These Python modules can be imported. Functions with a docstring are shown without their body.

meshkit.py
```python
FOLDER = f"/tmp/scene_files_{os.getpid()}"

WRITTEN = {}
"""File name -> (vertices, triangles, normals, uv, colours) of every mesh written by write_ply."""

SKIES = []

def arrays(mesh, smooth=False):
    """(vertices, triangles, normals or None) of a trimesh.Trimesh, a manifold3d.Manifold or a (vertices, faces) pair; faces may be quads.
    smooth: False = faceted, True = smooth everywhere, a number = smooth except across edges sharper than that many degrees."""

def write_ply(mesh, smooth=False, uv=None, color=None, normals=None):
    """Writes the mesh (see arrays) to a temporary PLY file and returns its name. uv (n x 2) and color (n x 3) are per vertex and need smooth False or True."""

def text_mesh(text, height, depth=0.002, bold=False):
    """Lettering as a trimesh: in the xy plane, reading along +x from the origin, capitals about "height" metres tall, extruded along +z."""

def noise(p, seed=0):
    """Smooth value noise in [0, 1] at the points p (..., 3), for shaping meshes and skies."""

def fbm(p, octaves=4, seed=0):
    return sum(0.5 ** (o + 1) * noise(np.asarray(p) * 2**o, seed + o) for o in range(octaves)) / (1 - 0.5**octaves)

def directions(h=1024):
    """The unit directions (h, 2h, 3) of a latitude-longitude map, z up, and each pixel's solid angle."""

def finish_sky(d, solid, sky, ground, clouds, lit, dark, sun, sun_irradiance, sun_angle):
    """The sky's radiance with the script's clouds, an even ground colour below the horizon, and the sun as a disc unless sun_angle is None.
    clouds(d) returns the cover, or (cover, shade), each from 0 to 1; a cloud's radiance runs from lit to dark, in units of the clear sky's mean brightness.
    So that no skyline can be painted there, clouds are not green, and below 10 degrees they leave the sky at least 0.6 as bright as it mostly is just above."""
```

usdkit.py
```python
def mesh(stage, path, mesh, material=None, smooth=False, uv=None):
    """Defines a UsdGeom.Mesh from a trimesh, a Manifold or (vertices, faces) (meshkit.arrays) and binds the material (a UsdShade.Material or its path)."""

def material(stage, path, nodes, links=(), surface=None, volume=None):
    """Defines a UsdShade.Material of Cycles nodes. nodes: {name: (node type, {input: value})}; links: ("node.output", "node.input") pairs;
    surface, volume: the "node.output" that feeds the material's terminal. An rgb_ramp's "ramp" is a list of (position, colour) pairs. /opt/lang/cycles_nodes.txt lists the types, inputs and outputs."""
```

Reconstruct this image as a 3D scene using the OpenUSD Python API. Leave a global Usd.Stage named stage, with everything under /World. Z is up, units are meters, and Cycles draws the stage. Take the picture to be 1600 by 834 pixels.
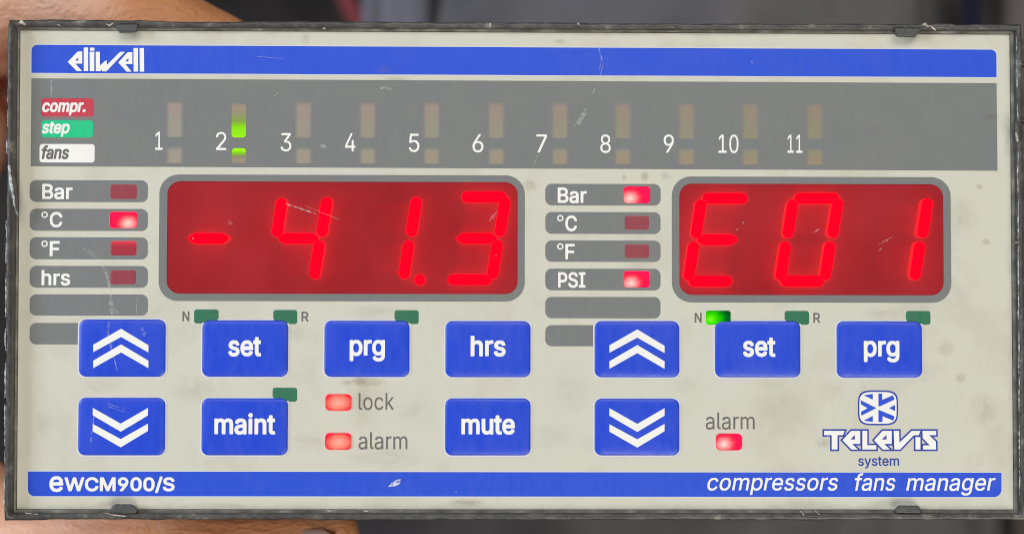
import math, random
import numpy as np
import trimesh
import manifold3d as m3
from shapely.geometry import Polygon, LineString, Point, box as sbox
from shapely.ops import unary_union
from shapely import affinity
from pxr import Usd, UsdGeom, UsdLux, UsdShade, Gf, Sdf
import usdkit, meshkit

random.seed(4); RNG = np.random.default_rng(4)
stage = Usd.Stage.CreateInMemory()
UsdGeom.SetStageUpAxis(stage, UsdGeom.Tokens.z)
UsdGeom.SetStageMetersPerUnit(stage, 1.0)
UsdGeom.Xform.Define(stage, '/World')
UsdGeom.Scope.Define(stage, '/World/Looks')

# ------------------------------------------------------------------ camera, lamps, exposure
S = 0.00012                          # metres on the controller's face per pixel of the photograph
F = 1800.0                           # focal length in those pixels
CAM = np.array([-28.369, -1799.13, -35.982]) * S
RV = np.array([-0.02341, 0.001874, 0.011696])
th = np.linalg.norm(RV); k = RV / th
K = np.array([[0, -k[2], k[1]], [k[2], 0, -k[0]], [-k[1], k[0], 0]])
ROT = np.eye(3) + math.sin(th) * K + (1 - math.cos(th)) * K @ K      # world -> camera (x right, y forward, z up)

cam = UsdGeom.Camera.Define(stage, '/World/camera')
cam.CreateHorizontalApertureAttr(36.0)
cam.CreateVerticalApertureAttr(36.0 * 533 / 1024)
cam.CreateFocalLengthAttr(F * 36 / 1600)
cam.CreateClippingRangeAttr((0.01, 50.0))
cam.CreateFStopAttr(7.0)
cam.CreateFocusDistanceAttr(float(1799.13 * S))
cam.CreateExposureAttr(0.0)
right, fwd, up = ROT[0], ROT[1], ROT[2]
cam.AddTransformOp().Set(Gf.Matrix4d(*[float(x) for x in (*right, 0, *up, 0, *(-fwd), 0, *CAM, 1)]))

def rect_light(name, pos, target, w, h, power, color):
    l = UsdLux.RectLight.Define(stage, '/World/' + name)
    pos, target = np.array(pos, float), np.array(target, float)
    z = pos - target; z /= np.linalg.norm(z)
    x = np.cross([0, 0, 1.0], z); x /= np.linalg.norm(x); y = np.cross(z, x)
    l.AddTransformOp().Set(Gf.Matrix4d(*[float(v) for v in (*x, 0, *y, 0, *z, 0, *pos, 1)]))
    l.CreateWidthAttr(w); l.CreateHeightAttr(h); l.CreateIntensityAttr(power); l.CreateColorAttr(Gf.Vec3f(*color))
    return l
rect_light('window_lamp', (-1.15, -0.62, 0.30), (0, 0, 0), 0.50, 0.75, 9.5, (0.86, 0.96, 1.10))
rect_light('ceiling_lamp', (0.20, -1.20, 0.92), (0, 0, 0), 1.4, 0.7, 4.1, (1.0, 0.955, 0.84))
rect_light('fill_lamp', (0.45, -0.95, -0.95), (0, 0, 0), 1.0, 0.8, 5.8, (1.0, 0.95, 0.84))  # unseen fill, added low in front to brighten the thumb

def P(px, py, w=0.0):
    """The point on the plane w pixels behind the controller's face seen at a pixel of the photograph."""
    d = ROT.T @ np.array([(px - 800) / F, 1.0, -(py - 417) / F])
    return CAM + d * ((w * S - CAM[1]) / d[1])

# ------------------------------------------------------------------ materials
def srgb(r, g, b):
    f = lambda c: c / 12.92 if c <= 0.04045 else ((c + 0.055) / 1.055) ** 2.4
    return tuple(f(c / 255.0) for c in (r, g, b))
def mat(name, nodes, links=(), surface='p.BSDF'):
    return usdkit.material(stage, '/World/Looks/' + name, nodes, links, surface=surface)

def printed(name, color, rough=0.42, dirt=0.25, dirt_color=(0.36, 0.32, 0.24), spec=0.35):
    """Screen print on the polyester front sheet: faint dirt, fine scuffs, slightly uneven gloss."""
    return mat(name, {
        'geo': ('geometry', {}),
        'n1': ('noise_texture', {'scale': 70.0, 'detail': 6.0, 'roughness': 0.62, 'distortion': 0.6}),
        'r1': ('rgb_ramp', {'ramp': [(0.0, (0, 0, 0)), (0.5, (0, 0, 0)), (0.75, (1, 1, 1)), (1.0, (1, 1, 1))]}),
        's1': ('math', {'math_type': 'multiply', 'value2': dirt}),
        'mx': ('mix', {'color1': color, 'color2': dirt_color}),
        'mp': ('mapping', {'scale': (900.0, 900.0, 260.0), 'rotation': (0.0, 0.5, 0.0)}),
        'n2': ('noise_texture', {'scale': 1.0, 'detail': 4.0}),
        'n3': ('noise_texture', {'scale': 35.0, 'detail': 3.0}),
        'rr': ('map_range', {'from_min': 0.3, 'from_max': 0.7, 'to_min': rough - 0.07, 'to_max': rough + 0.12, 'clamp': True}),
        'b': ('bump', {'strength': 0.10, 'distance': 0.0004}),
        'p': ('principled_bsdf', {'specular_ior_level': spec}),
    }, [('geo.position', 'n1.vector'), ('n1.fac', 'r1.fac'), ('r1.color', 's1.value1'), ('s1.value', 'mx.fac'), ('mx.color', 'p.base_color'),
        ('geo.position', 'mp.vector'), ('mp.vector', 'n2.vector'), ('geo.position', 'n3.vector'), ('n2.fac', 'rr.value'), ('rr.result', 'p.roughness'),
        ('n3.fac', 'b.height'), ('b.normal', 'p.normal')])

M = {}
M['cream'] = printed('cream_print', (0.63, 0.625, 0.55), dirt=0.30)
M['white'] = printed('white_print', (0.90, 0.90, 0.89), dirt=0.08)
M['white_edge'] = printed('pale_edge_print', (0.70, 0.705, 0.74), dirt=0.10)
M['blue'] = printed('blue_print', srgb(46, 84, 216), dirt=0.05, dirt_color=(0.25, 0.27, 0.45))
M['key_blue'] = printed('blue_key_film', srgb(40, 76, 216), rough=0.36, dirt=0.10, dirt_color=(0.22, 0.25, 0.50), spec=0.5)
M['grey'] = printed('grey_print', srgb(123, 126, 128), dirt=0.10)
M['grey_text'] = printed('grey_lettering_print', srgb(112, 110, 108), dirt=0.0)
M['blue_text'] = printed('blue_lettering_print', srgb(52, 72, 170), dirt=0.05)
M['tag_red'] = printed('red_tag_print', srgb(200, 62, 82), dirt=0.08)
M['tag_green'] = printed('green_tag_print', srgb(4, 202, 140), dirt=0.08)
M['lamp_red_off'] = printed('dark_red_lamp_film', srgb(152, 70, 82), rough=0.35, dirt=0.05)
M['lamp_green_off'] = printed('dark_green_lamp_film', srgb(58, 118, 92), rough=0.35, dirt=0.05)
M['frame'] = mat('dark_grey_worn_plastic', {
    'geo': ('geometry', {}),
    'n1': ('noise_texture', {'scale': 260.0, 'detail': 6.0, 'roughness': 0.65}),
    'r1': ('rgb_ramp', {'ramp': [(0.0, (0.032, 0.031, 0.031)), (0.45, (0.064, 0.061, 0.061)), (0.6, (0.10, 0.096, 0.093)), (0.69, (0.25, 0.24, 0.22)), (1.0, (0.42, 0.40, 0.37))]}),
    'mp': ('mapping', {'scale': (60.0, 60.0, 60.0)}),
    'n2': ('noise_texture', {'scale': 900.0, 'detail': 4.0}),
    'b': ('bump', {'strength': 0.35, 'distance': 0.0003}),
    'p': ('principled_bsdf', {'roughness': 0.42, 'specular_ior_level': 0.5}),
}, [('geo.position', 'n1.vector'), ('n1.fac', 'r1.fac'), ('r1.color', 'p.base_color'), ('geo.position', 'n2.vector'), ('n2.fac', 'b.height'), ('b.normal', 'p.normal')])
M['ledge'] = mat('worn_ledge_plastic', {'geo': ('geometry', {}), 'n': ('noise_texture', {'scale': 320.0, 'detail': 4.0}), 'r': ('rgb_ramp', {'ramp': [(0.3, (0.12, 0.117, 0.10)), (0.55, (0.22, 0.215, 0.185)), (0.72, (0.36, 0.35, 0.31))]}),
    'p': ('principled_bsdf', {'roughness': 0.4})}, [('geo.position', 'n.vector'), ('n.fac', 'r.fac'), ('r.color', 'p.base_color')])
M['clip'] = mat('dark_clip_plastic', {'p': ('principled_bsdf', {'base_color': (0.075, 0.078, 0.082), 'roughness': 0.5})})
M['housing'] = mat('black_housing_plastic', {'p': ('principled_bsdf', {'base_color': (0.02, 0.02, 0.02), 'roughness': 0.5})})
M['chip'] = mat('torn_plastic', {'geo': ('geometry', {}), 'n': ('noise_texture', {'scale': 1500.0, 'detail': 3.0}),
    'r': ('rgb_ramp', {'ramp': [(0.3, (0.22, 0.17, 0.14)), (0.55, (0.55, 0.48, 0.42)), (0.7, (0.75, 0.71, 0.66))]}), 'p': ('principled_bsdf', {'roughness': 0.3})},
    [('geo.position', 'n.vector'), ('n.fac', 'r.fac'), ('r.color', 'p.base_color')])
M['sliver_and_highlight'] = mat('stretched_plastic_and_highlight', {'geo': ('geometry', {}), 'n': ('noise_texture', {'scale': 1100.0, 'detail': 4.0}),
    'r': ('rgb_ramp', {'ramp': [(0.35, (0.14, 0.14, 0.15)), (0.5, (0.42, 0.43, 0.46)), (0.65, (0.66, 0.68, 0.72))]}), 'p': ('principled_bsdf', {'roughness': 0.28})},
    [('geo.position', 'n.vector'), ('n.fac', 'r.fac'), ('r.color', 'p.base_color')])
M['scratch'] = mat('fine_scratch', {'geo': ('geometry', {}), 'n': ('noise_texture', {'scale': 1400.0, 'detail': 3.0}),
    'r': ('rgb_ramp', {'ramp': [(0.36, (0.0,) * 3), (0.72, (0.27,) * 3)]}),
    't': ('transparent_bsdf', {'color': (1, 1, 1)}), 'd': ('diffuse_bsdf', {'color': (0.80, 0.79, 0.77)}), 'mx': ('mix_closure', {})},
    [('geo.position', 'n.vector'), ('n.fac', 'r.fac'), ('r.color', 'mx.fac'), ('t.BSDF', 'mx.closure1'), ('d.BSDF', 'mx.closure2')], surface='mx.closure')
M['fleck'] = mat('scraped_fleck', {'geo': ('geometry', {}), 'n': ('noise_texture', {'scale': 1800.0, 'detail': 3.0}), 'r': ('rgb_ramp', {'ramp': [(0.38, (0.12, 0.18, 0.66)), (0.55, (0.66, 0.68, 0.76)), (0.8, (0.78, 0.78, 0.80))]}), 'p': ('principled_bsdf', {'roughness': 0.6})}, [('geo.position', 'n.vector'), ('n.fac', 'r.fac'), ('r.color', 'p.base_color')])
M['pane'] = mat('red_window_film', {
    'geo': ('geometry', {}), 'n': ('noise_texture', {'scale': 48.0, 'detail': 4.0, 'roughness': 0.55}), 'r': ('map_range', {'from_min': 0.3, 'from_max': 0.7, 'to_min': 0.31, 'to_max': 0.47, 'clamp': True}),
    't': ('transparent_bsdf', {'color': (0.86, 0.025, 0.06)}), 'd': ('principled_bsdf', {'base_color': (0.66, 0.056, 0.074), 'roughness': 0.30, 'specular_ior_level': 0.5}), 'mx': ('mix_closure', {})},
    [('geo.position', 'n.vector'), ('n.fac', 'r.value'), ('r.result', 'mx.fac'), ('t.BSDF', 'mx.closure1'), ('d.BSDF', 'mx.closure2')], surface='mx.closure')
M['board'] = mat('display_board_plastic', {'p': ('principled_bsdf', {'base_color': (0.30, 0.27, 0.27), 'roughness': 0.6})})
M['segment_off'] = mat('unlit_segment_plastic', {'p': ('principled_bsdf', {'base_color': (0.17, 0.15, 0.15), 'roughness': 0.5})})
M['segment_on'] = mat('lit_red_segment', {'e': ('emission', {'color': (1.0, 0.0003, 0.005), 'strength': 4.0})}, surface='e.emission')

def glow(name, center, size, stops, strength, die=(0.0, 0.0), power=1.0, stripe=None):
    """A lamp lens lit from behind by its die: the light it gives falls off away from the die."""
    c = np.array(center); sx, sz = size
    vec = {'geo': ('geometry', {}), 'mp': ('mapping', {'scale': (1 / sx, 0.0, 1 / sz), 'location': (-c[0] / sx - die[0], 0.0, -c[2] / sz - die[1])}),
           'g': ('gradient_texture', {'gradient_type': 'spherical'}),
           'n': ('noise_texture', {'scale': 1.4, 'detail': 2.0}), 'a': ('math', {'math_type': 'multiply_add', 'value2': 0.35, 'value3': -0.17}), 'ad': ('math', {'math_type': 'add'}),
           'r': ('rgb_ramp', {'ramp': stops}), 'e': ('emission', {'strength': strength})}
    links = [('geo.position', 'mp.vector'), ('mp.vector', 'g.vector'), ('mp.vector', 'n.vector'), ('n.fac', 'a.value1'), ('g.fac', 'ad.value1'), ('a.value', 'ad.value2'), ('ad.value', 'r.fac'), ('r.color', 'e.color')]
    return mat(name, vec, links, surface='e.emission')

# ------------------------------------------------------------------ helpers for prims
USED = {}
def numbered(parent, name):
    n = USED.get((parent, name), 0); USED[(parent, name)] = n + 1
    return f'{parent}/{name}' + (f'_{n:03d}' if n else '')
def tag(prim, **kw):
    for a, b in kw.items():
        prim.SetCustomDataByKey(a, b)
    return prim
def obj(name, mesh, m, parent='/World', smooth=False, label=None):
    path = numbered(str(parent), name)
    p = usdkit.mesh(stage, path, mesh, m, smooth=smooth).GetPrim()
    if label: tag(p, label=label)
    return path
def thing(name, label, cat, group=None, loc=None):
    path = numbered('/World', name)
    x = UsdGeom.Xform.Define(stage, path)
    tag(x.GetPrim(), label=label, category=cat)
    if group: tag(x.GetPrim(), group=group)
    return path

def cat(ms): return trimesh.util.concatenate(ms)
TO = np.array([[1, 0, 0], [0, 0, -1], [0, 1, 0]], float)
def plate(shape, front, back=0.0001):
    """Extrudes a shape drawn on the face (X, Z) from depth 'back' to depth 'front' (negative = towards the viewer)."""
    out = []
    for g in getattr(shape, 'geoms', [shape]):
        if g.geom_type != 'Polygon' or g.area < 1e-12: continue
        m = trimesh.creation.extrude_polygon(g, back - front, engine='earcut')
        v = m.vertices @ TO.T; v[:, 1] += back
        out.append(trimesh.Trimesh(v, m.faces, process=False))
    return cat(out)
def fp(px, py, w=0.0):
    q = P(px, py, w); return (q[0], q[2])
def poly(pts, w=0.0, holes=()):
    return Polygon([fp(*p, w) for p in pts], [[fp(*p, w) for p in h] for h in holes])
def rrect_shape(x0, y0, x1, y1, r, w=0.0, n=8):
    """Rounded rectangle, square to the controller, round a pixel box. r: one radius or (tl, tr, br, bl)."""
    cx, cy = (x0 + x1) / 2, (y0 + y1) / 2
    a, b, c, d = fp(x0, cy, w), fp(x1, cy, w), fp(cx, y0, w), fp(cx, y1, w)
    X0, X1, Z1, Z0 = a[0], b[0], c[1], d[1]
    rs = [max(q, 0.01) * S for q in (r if isinstance(r, (tuple, list)) else (r,) * 4)]
    pts = []
    for (X, Z, a0), q in zip(((X0, Z1, 180), (X1, Z1, 90), (X1, Z0, 0), (X0, Z0, -90)), rs):
        ox = X + q if X == X0 else X - q; oz = Z - q if Z == Z1 else Z + q
        for i in range(n + 1):
            t = math.radians(a0 - 90 * i / n); pts.append((ox + q * math.cos(t), oz + q * math.sin(t)))
    return Polygon(pts)
def rings(shape_fn, profile, back, cap_dome=0.0):
    """A raised pad: shape_fn(inset) gives rings of equal point count; profile is (inset, height)."""
    rs = []
    first = np.array(shape_fn(profile[0][0]).exterior.coords)[:-1]
    rs.append(np.c_[first[:, 0], np.full(len(first), back), first[:, 1]])
    for ins, h in profile:
        q = np.array(shape_fn(ins).exterior.coords)[:-1]
        rs.append(np.c_[q[:, 0], np.full(len(q), -h), q[:, 1]])
    n = len(first); V = np.vstack(rs); Fc = []
    for k in range(len(rs) - 1):
        for i in range(n):
            a, b = k * n + i, k * n + (i + 1) % n
            Fc += [(a, b, b + n), (a, b + n, a + n)]
    c = V[-n:].mean(0); c[1] -= cap_dome; V = np.vstack([V, c]); ci = len(V) - 1
    for i in range(n):
        Fc.append(((len(rs) - 1) * n + i, (len(rs) - 1) * n + (i + 1) % n, ci))
    m = trimesh.Trimesh(V, Fc, process=False)
    if m.face_normals[-1][1] > 0: m.invert()
    return m

_words = {}
def glyphs(text):
    if text not in _words:
        m = meshkit.text_mesh(text, 1.0, 0.1)
        m.merge_vertices()
        n = m.face_normals
        tris = m.triangles[n[:, 2] > 0.9][:, :, :2]
        _words[text] = unary_union([Polygon(t).buffer(1e-4) for t in tris])
    return _words[text]
def word(text, x0, x1, base, cap, wt=0.0, shear=0.0, w=0.0):
    """Lettering filling pixels x0..x1 on the baseline, capitals 'cap' pixels tall, strokes thickened by wt pixels."""
    g = glyphs(text)
    if shear: g = affinity.affine_transform(g, [1, shear, 0, 1, 0, 0])
    a, _, b, _ = g.bounds
    mid = (x0 + x1) / 2
    X0, Z0 = fp(x0, base, w); X1, _ = fp(x1, base, w); _, Z1 = fp(mid, base - cap, w)
    e = wt * S; sx = (X1 - X0 - 2 * e) / (b - a); sz = (Z1 - Z0 - 2 * e)
    g = affinity.affine_transform(g, [sx, 0, 0, sz, X0 + e - a * sx, fp(mid, base, w)[1] + e])
    return g.buffer(e, join_style=1, quad_segs=3) if wt else g

# heights of the printed layers above the front sheet (metres)
H1, H2, H3 = 0.00002, 0.00004, 0.000065

# ------------------------------------------------------------------ the controller
DEV = thing('compressor_controller', 'worn dark grey framed compressor controller with blue keys and two glowing red displays', 'controller')

WIN = [dict(outer=(248.5, 273.5, 820, 470.5), inner=(261, 284, 809, 459), yg=372.4, digits=[(290.5, 'g', 0), (431, 'fgbc', 0), (571, 'bc', 1), (709.5, 'abgcd', 0)]),
       dict(outer=(1049.8, 276.5, 1485.7, 472.5), inner=(1061.3, 287.5, 1474, 461), yg=374.5, digits=[(1086, 'afged', 0), (1229.6, 'abcdef', 0), (1369.8, 'bc', 0)])]
sheet_shape = Polygon([fp(*p) for p in ((32.0, 47.8), (1577.2, 54.4), (1583.4, 795.4), (26.6, 794.8))])
ledge = Polygon([fp(*p) for p in ((29.2, 43.4), (1582.6, 49.8), (1588.8, 800.4), (23, 799.4))]).difference(Polygon([fp(*p) for p in ((31.3, 47.0), (1578, 53.6), (1584.2, 796.3), (25.8, 795.6))]))
for wd in WIN:
    sheet_shape = sheet_shape.difference(rrect_shape(*wd['inner'], 20))
obj('front_sheet', plate(sheet_shape, 0.0, 0.0004), M['cream'], DEV)

# housing behind the sheet (its sides are what the hand holds)
hx0, hz1 = fp(70, 110); hx1, hz0 = fp(1540, 752)
def chamfer_box(x0, x1, y0, y1, z0, z1, c):
    pts = [Polygon([(x0 + c, z0), (x1 - c, z0), (x1, z0 + c), (x1, z1 - c), (x1 - c, z1), (x0 + c, z1), (x0, z1 - c), (x0, z0 + c)])]
    return plate(pts[0], y0, y1)
obj('housing', chamfer_box(hx0, hx1, 0.0042, 0.085, hz0, hz1, 0.002), M['housing'], DEV)
bx0, bz1 = fp(24, 45); bx1, bz0 = fp(1585, 798)
obj('back_plate', chamfer_box(bx0 - .0003, bx1 + .0003, 0.0030, 0.0044, bz0 - .0003, bz1 + .0003, 0.001), M['housing'], DEV)

# frame: one swept ring with a worn, slightly wavy rim
def frame_mesh():
    cs = [np.array(fp(*p)) for p in ((29.2, 43.6), (1582.4, 50), (1588.6, 800.2), (23.2, 799.2))]   # inner edge, clockwise from top left
    widths = [9.8, 9.0, 10.0, 9.5]                                                            # top, right, bottom, left
    loop = []
    for i in range(4):
        a, b = cs[i], cs[(i + 1) % 4]
        d = (b - a) / np.linalg.norm(b - a); nrm = np.array([-d[1], d[0]])                       # clockwise in X,Z: left-hand normal points outwards
        n = int(np.linalg.norm(b - a) / (3.2 * S))
        for k in range(n):
            loop.append((a + (b - a) * k / n, nrm, widths[i]) if k else (a, None, (i,)))
    N = len(loop)
    dirs = []
    for j, (p, nrm, wd) in enumerate(loop):
        if nrm is None:
            i = wd[0]; n1 = loop[j - 1][1]; n2 = loop[(j + 1) % N][1]
            dirs.append((p, n1 * widths[i - 1] + n2 * widths[i]))
        else:
            dirs.append((p, nrm * wd))
    side = [np.array(q) for q in ((0, 1), (1, 0), (0, -1), (-1, 0))]
    RIM = np.array([sum(hh * max(0.0, float(sd @ (d / np.linalg.norm(d)))) ** 2 for sd, hh in zip(side, (0.62, 0.85, 0.70, 1.25))) for _, d in dirs])
    # profile: (outward share of the width, height in px, wear amount)
    prof = [(0.02, -3.0, 0), (0.02, 10.0, .3), (0.10, 14.5, .8), (0.28, 16.3, 1), (0.55, 16.6, .9), (0.80, 15.6, 1.1), (0.97, 12.5, 1.2), (1.04, 6.0, .8), (1.05, -14.0, .3), (1.05, -33.0, 0), (0.02, -33.0, 0)]
    m = len(prof)
    V = np.zeros((N, m, 3))
    for j, (p, d) in enumerate(dirs):
        for k, (o, h, wr) in enumerate(prof):
            q = p + d * o * S
            V[j, k] = (q[0], -(h * RIM[j] if h > 0 else h) * S, q[1])
    Vf = V.reshape(-1, 3)
    wear = np.tile([q[2] for q in prof], N)
    n1 = meshkit.fbm(Vf / 0.0035, 4, 3) - 0.5; n2 = meshkit.fbm(Vf / 0.0012, 3, 9) - 0.5; n3 = meshkit.fbm(Vf / 0.02, 2, 5) - 0.5
    outd = np.repeat(np.array([np.r_[d[0], 0, d[1]] / np.linalg.norm(d) for _, d in dirs]), m, axis=0)
    Vf = Vf + outd * ((n1 * 4.5 + n2 * 2.0 + n3 * 2.5) * wear * S)[:, None]
    Vf[:, 1] += (n2 * 3.5 + n1 * 2.5) * wear * S
    Fc = []
    for j in range(N):
        for k in range(m):
            a, b = j * m + k, j * m + (k + 1) % m
            c, d = ((j + 1) % N) * m + k, ((j + 1) % N) * m + (k + 1) % m
            Fc += [(a, c, d), (a, d, b)]
    t = trimesh.Trimesh(Vf, Fc, process=False)
    if t.volume < 0: t.invert()
    return t
FRAME = obj('frame', frame_mesh(), M['frame'], DEV, smooth=50)
obj('inner_ledge', plate(ledge, -3.0 * S, 0.003), M['ledge'], FRAME)

def hull(pts, r):
    """Hull of small spheres: a lump with rounded edges. pts: (px, py, height px)."""
    s = []
    for (x, y, h) in pts:
        s.append(m3.Manifold.sphere(r * S, 12).translate(tuple(map(float, P(x, y, -h)))))
    return m3.Manifold.batch_hull(s)
def clip(pts, h, sub=None):
    cx, cy = np.mean(pts, 0)
    top = [(cx + (x - cx) * 0.9, cy + (y - cy) * 0.8, h - 1.5) for x, y in pts]; low = [(x, y, 1) for x, y in pts]
    t = hull(top + low, 2.6).refine_to_length(1.6 * S).to_mesh()
    t = trimesh.Trimesh(t.vert_properties[:, :3], t.tri_verts, process=True)
    trimesh.smoothing.filter_taubin(t, iterations=8)
    t.vertices += t.vertex_normals * ((meshkit.fbm(t.vertices / 0.0008, 3, 41) - 0.5) * 1.6 * S)[:, None]
    return t
CL1 = obj('retaining_clip', clip([(183, 40), (215, 40), (213, 48.5), (188, 49.5)], 16.5), M['clip'], DEV, smooth=60)
obj('retaining_clip', clip([(1399, 46), (1437, 46), (1429, 56.5), (1402, 55.5)], 16.5), M['clip'], DEV, smooth=40)
obj('retaining_clip', clip([(174, 797), (177, 792), (182, 789.5), (204, 789.5), (210, 792), (214, 797), (213, 800), (175, 801)], 13.0), M['clip'], DEV, smooth=40)
obj('retaining_clip', clip([(1399, 797), (1404, 791.5), (1433, 791.5), (1438, 797), (1438, 799), (1400, 799)], 12.0), M['clip'], DEV, smooth=40)

def strip_tube(path, r0, m_h, twist=0.0):
    """A torn ribbon of plastic along pixel points (px, py, half width px, height px)."""
    pts = []
    out = []
    for a, b in zip(path[:-1], path[1:]):
        out.append(m3.Manifold.batch_hull([m3.Manifold.sphere(q[2] * S, 10).scale((1, 0.45, 1)).translate(tuple(map(float, P(q[0], q[1], -q[3])))) for q in (a, b)]))
    u = m3.Manifold.batch_boolean(out, m3.OpType.Add).refine_to_length(2.0 * S)
    mm = u.to_mesh(); t = trimesh.Trimesh(mm.vert_properties[:, :3], mm.tri_verts, process=True)
    trimesh.smoothing.filter_taubin(t, iterations=6)
    n = meshkit.fbm(t.vertices / 0.0007, 3, 21) - 0.5
    t.vertices += t.vertex_normals * (n * 2.2 * S)[:, None]
    return t
SLV = obj('peeled_sliver', strip_tube([(15, 238, 1.5, 14), (17, 268, 4.5, 17), (20, 290, 7, 19), (23, 310, 6.0, 20), (25, 325, 4.0, 19), (28.5, 341, 1.2, 15)], 1, 1), M['frame'], DEV, smooth=60, label='bent and torn strip of the frame on its left side')
obj('torn_edge', strip_tube([(13, 245, 0.9, 18), (15.5, 275, 2.1, 22), (18, 292, 2.6, 24.5), (21, 306, 1.6, 24), (22, 318, 1.0, 23), (28, 339, 0.6, 17)], 1, 1), M['sliver_and_highlight'], SLV, smooth=60)
DNT = obj('gouged_edge', strip_tube([(1588, 192, 2.0, 14), (1590.5, 208, 5.0, 16), (1592, 222, 5.6, 16), (1593, 234, 3.6, 14)], 1, 1), M['frame'], DEV, smooth=60, label='gouged lump on the right side of the frame')
obj('torn_edge', strip_tube([(1587.5, 208, 1.1, 20.5), (1589, 214, 2.1, 21.5), (1590, 221, 1.2, 21)], 1, 1), M['chip'], DNT, smooth=60)
obj('gouged_edge', strip_tube([(1592, 398, 2, 12), (1594, 405, 3.4, 13), (1597, 409, 2.6, 12)], 1, 1), M['frame'], DEV, smooth=60, label='small dark nick halfway down the right side of the frame')
for path in ([(1442, 38.5, 1.0, 17), (1446, 38, 2.0, 18.5), (1450, 41, 1.6, 18)], [(1453, 40.5, 1.0, 18), (1457, 43.5, 1.7, 19), (1461, 47, 1.0, 18)],
             [(31, 36, 1.8, 16), (34, 34.5, 3.0, 18), (37.5, 38, 2.2, 17)], [(90, 38.5, 0.8, 17.5), (94, 40.5, 0.7, 17.5)], [(167, 38, 0.7, 17), (171, 40.5, 1.2, 17.5), (176, 37, 0.8, 17)],
             [(766, 37, 0.6, 16), (766, 42, 0.9, 17)], [(902, 36, 0.7, 16), (904, 38, 0.9, 16.5)], [(505, 45, 1.1, 16), (508, 44.5, 0.9, 16)], [(511, 797, 0.8, 13), (517, 797.5, 0.9, 13)], [(569, 797.5, 1.0, 13), (574, 798.5, 0.7, 13)],
             [(437, 799.5, 0.5, 14), (441, 798.5, 0.6, 14)], [(1251, 798, 0.5, 15), (1256, 804, 0.6, 15.5)], [(1274, 797.5, 0.6, 15), (1280, 803, 0.6, 15.5)], [(1587, 378.5, 0.7, 16), (1591, 378.5, 0.7, 17)],
             [(10.5, 540, 0.7, 15), (11, 552, 0.8, 15.5)], [(9, 585, 0.8, 15), (10, 600, 0.7, 15)], [(7, 745, 0.7, 14), (8, 770, 0.9, 15)], [(40, 801, 0.9, 16), (58, 803, 0.6, 16)], [(160, 800, 0.5, 16), (178, 804, 0.9, 17), (196, 806, 0.7, 16)]):
    obj('chip', strip_tube(path, 1, 1), M['chip'], FRAME, smooth=60)
# highlights along the rim arrises, put in as pale strips, broken up
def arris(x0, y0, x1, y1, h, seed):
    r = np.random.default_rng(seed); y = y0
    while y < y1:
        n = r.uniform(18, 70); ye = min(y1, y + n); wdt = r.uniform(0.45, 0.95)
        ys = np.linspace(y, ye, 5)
        obj('worn_arris', strip_tube([(x0 + (x1 - x0) * (q - y0) / (y1 - y0) + r.normal(0, 0.35), q, wdt * (0.5 if i in (0, 4) else 1), h) for i, q in enumerate(ys)], 1, 1), M['sliver_and_highlight'], FRAME, smooth=60)
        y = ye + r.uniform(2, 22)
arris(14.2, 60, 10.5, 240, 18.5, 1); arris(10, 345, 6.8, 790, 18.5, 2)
arris(1588.6, 58, 1590.2, 188, 13.5, 3); arris(1590.4, 238, 1593.4, 785, 13.5, 4)
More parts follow.
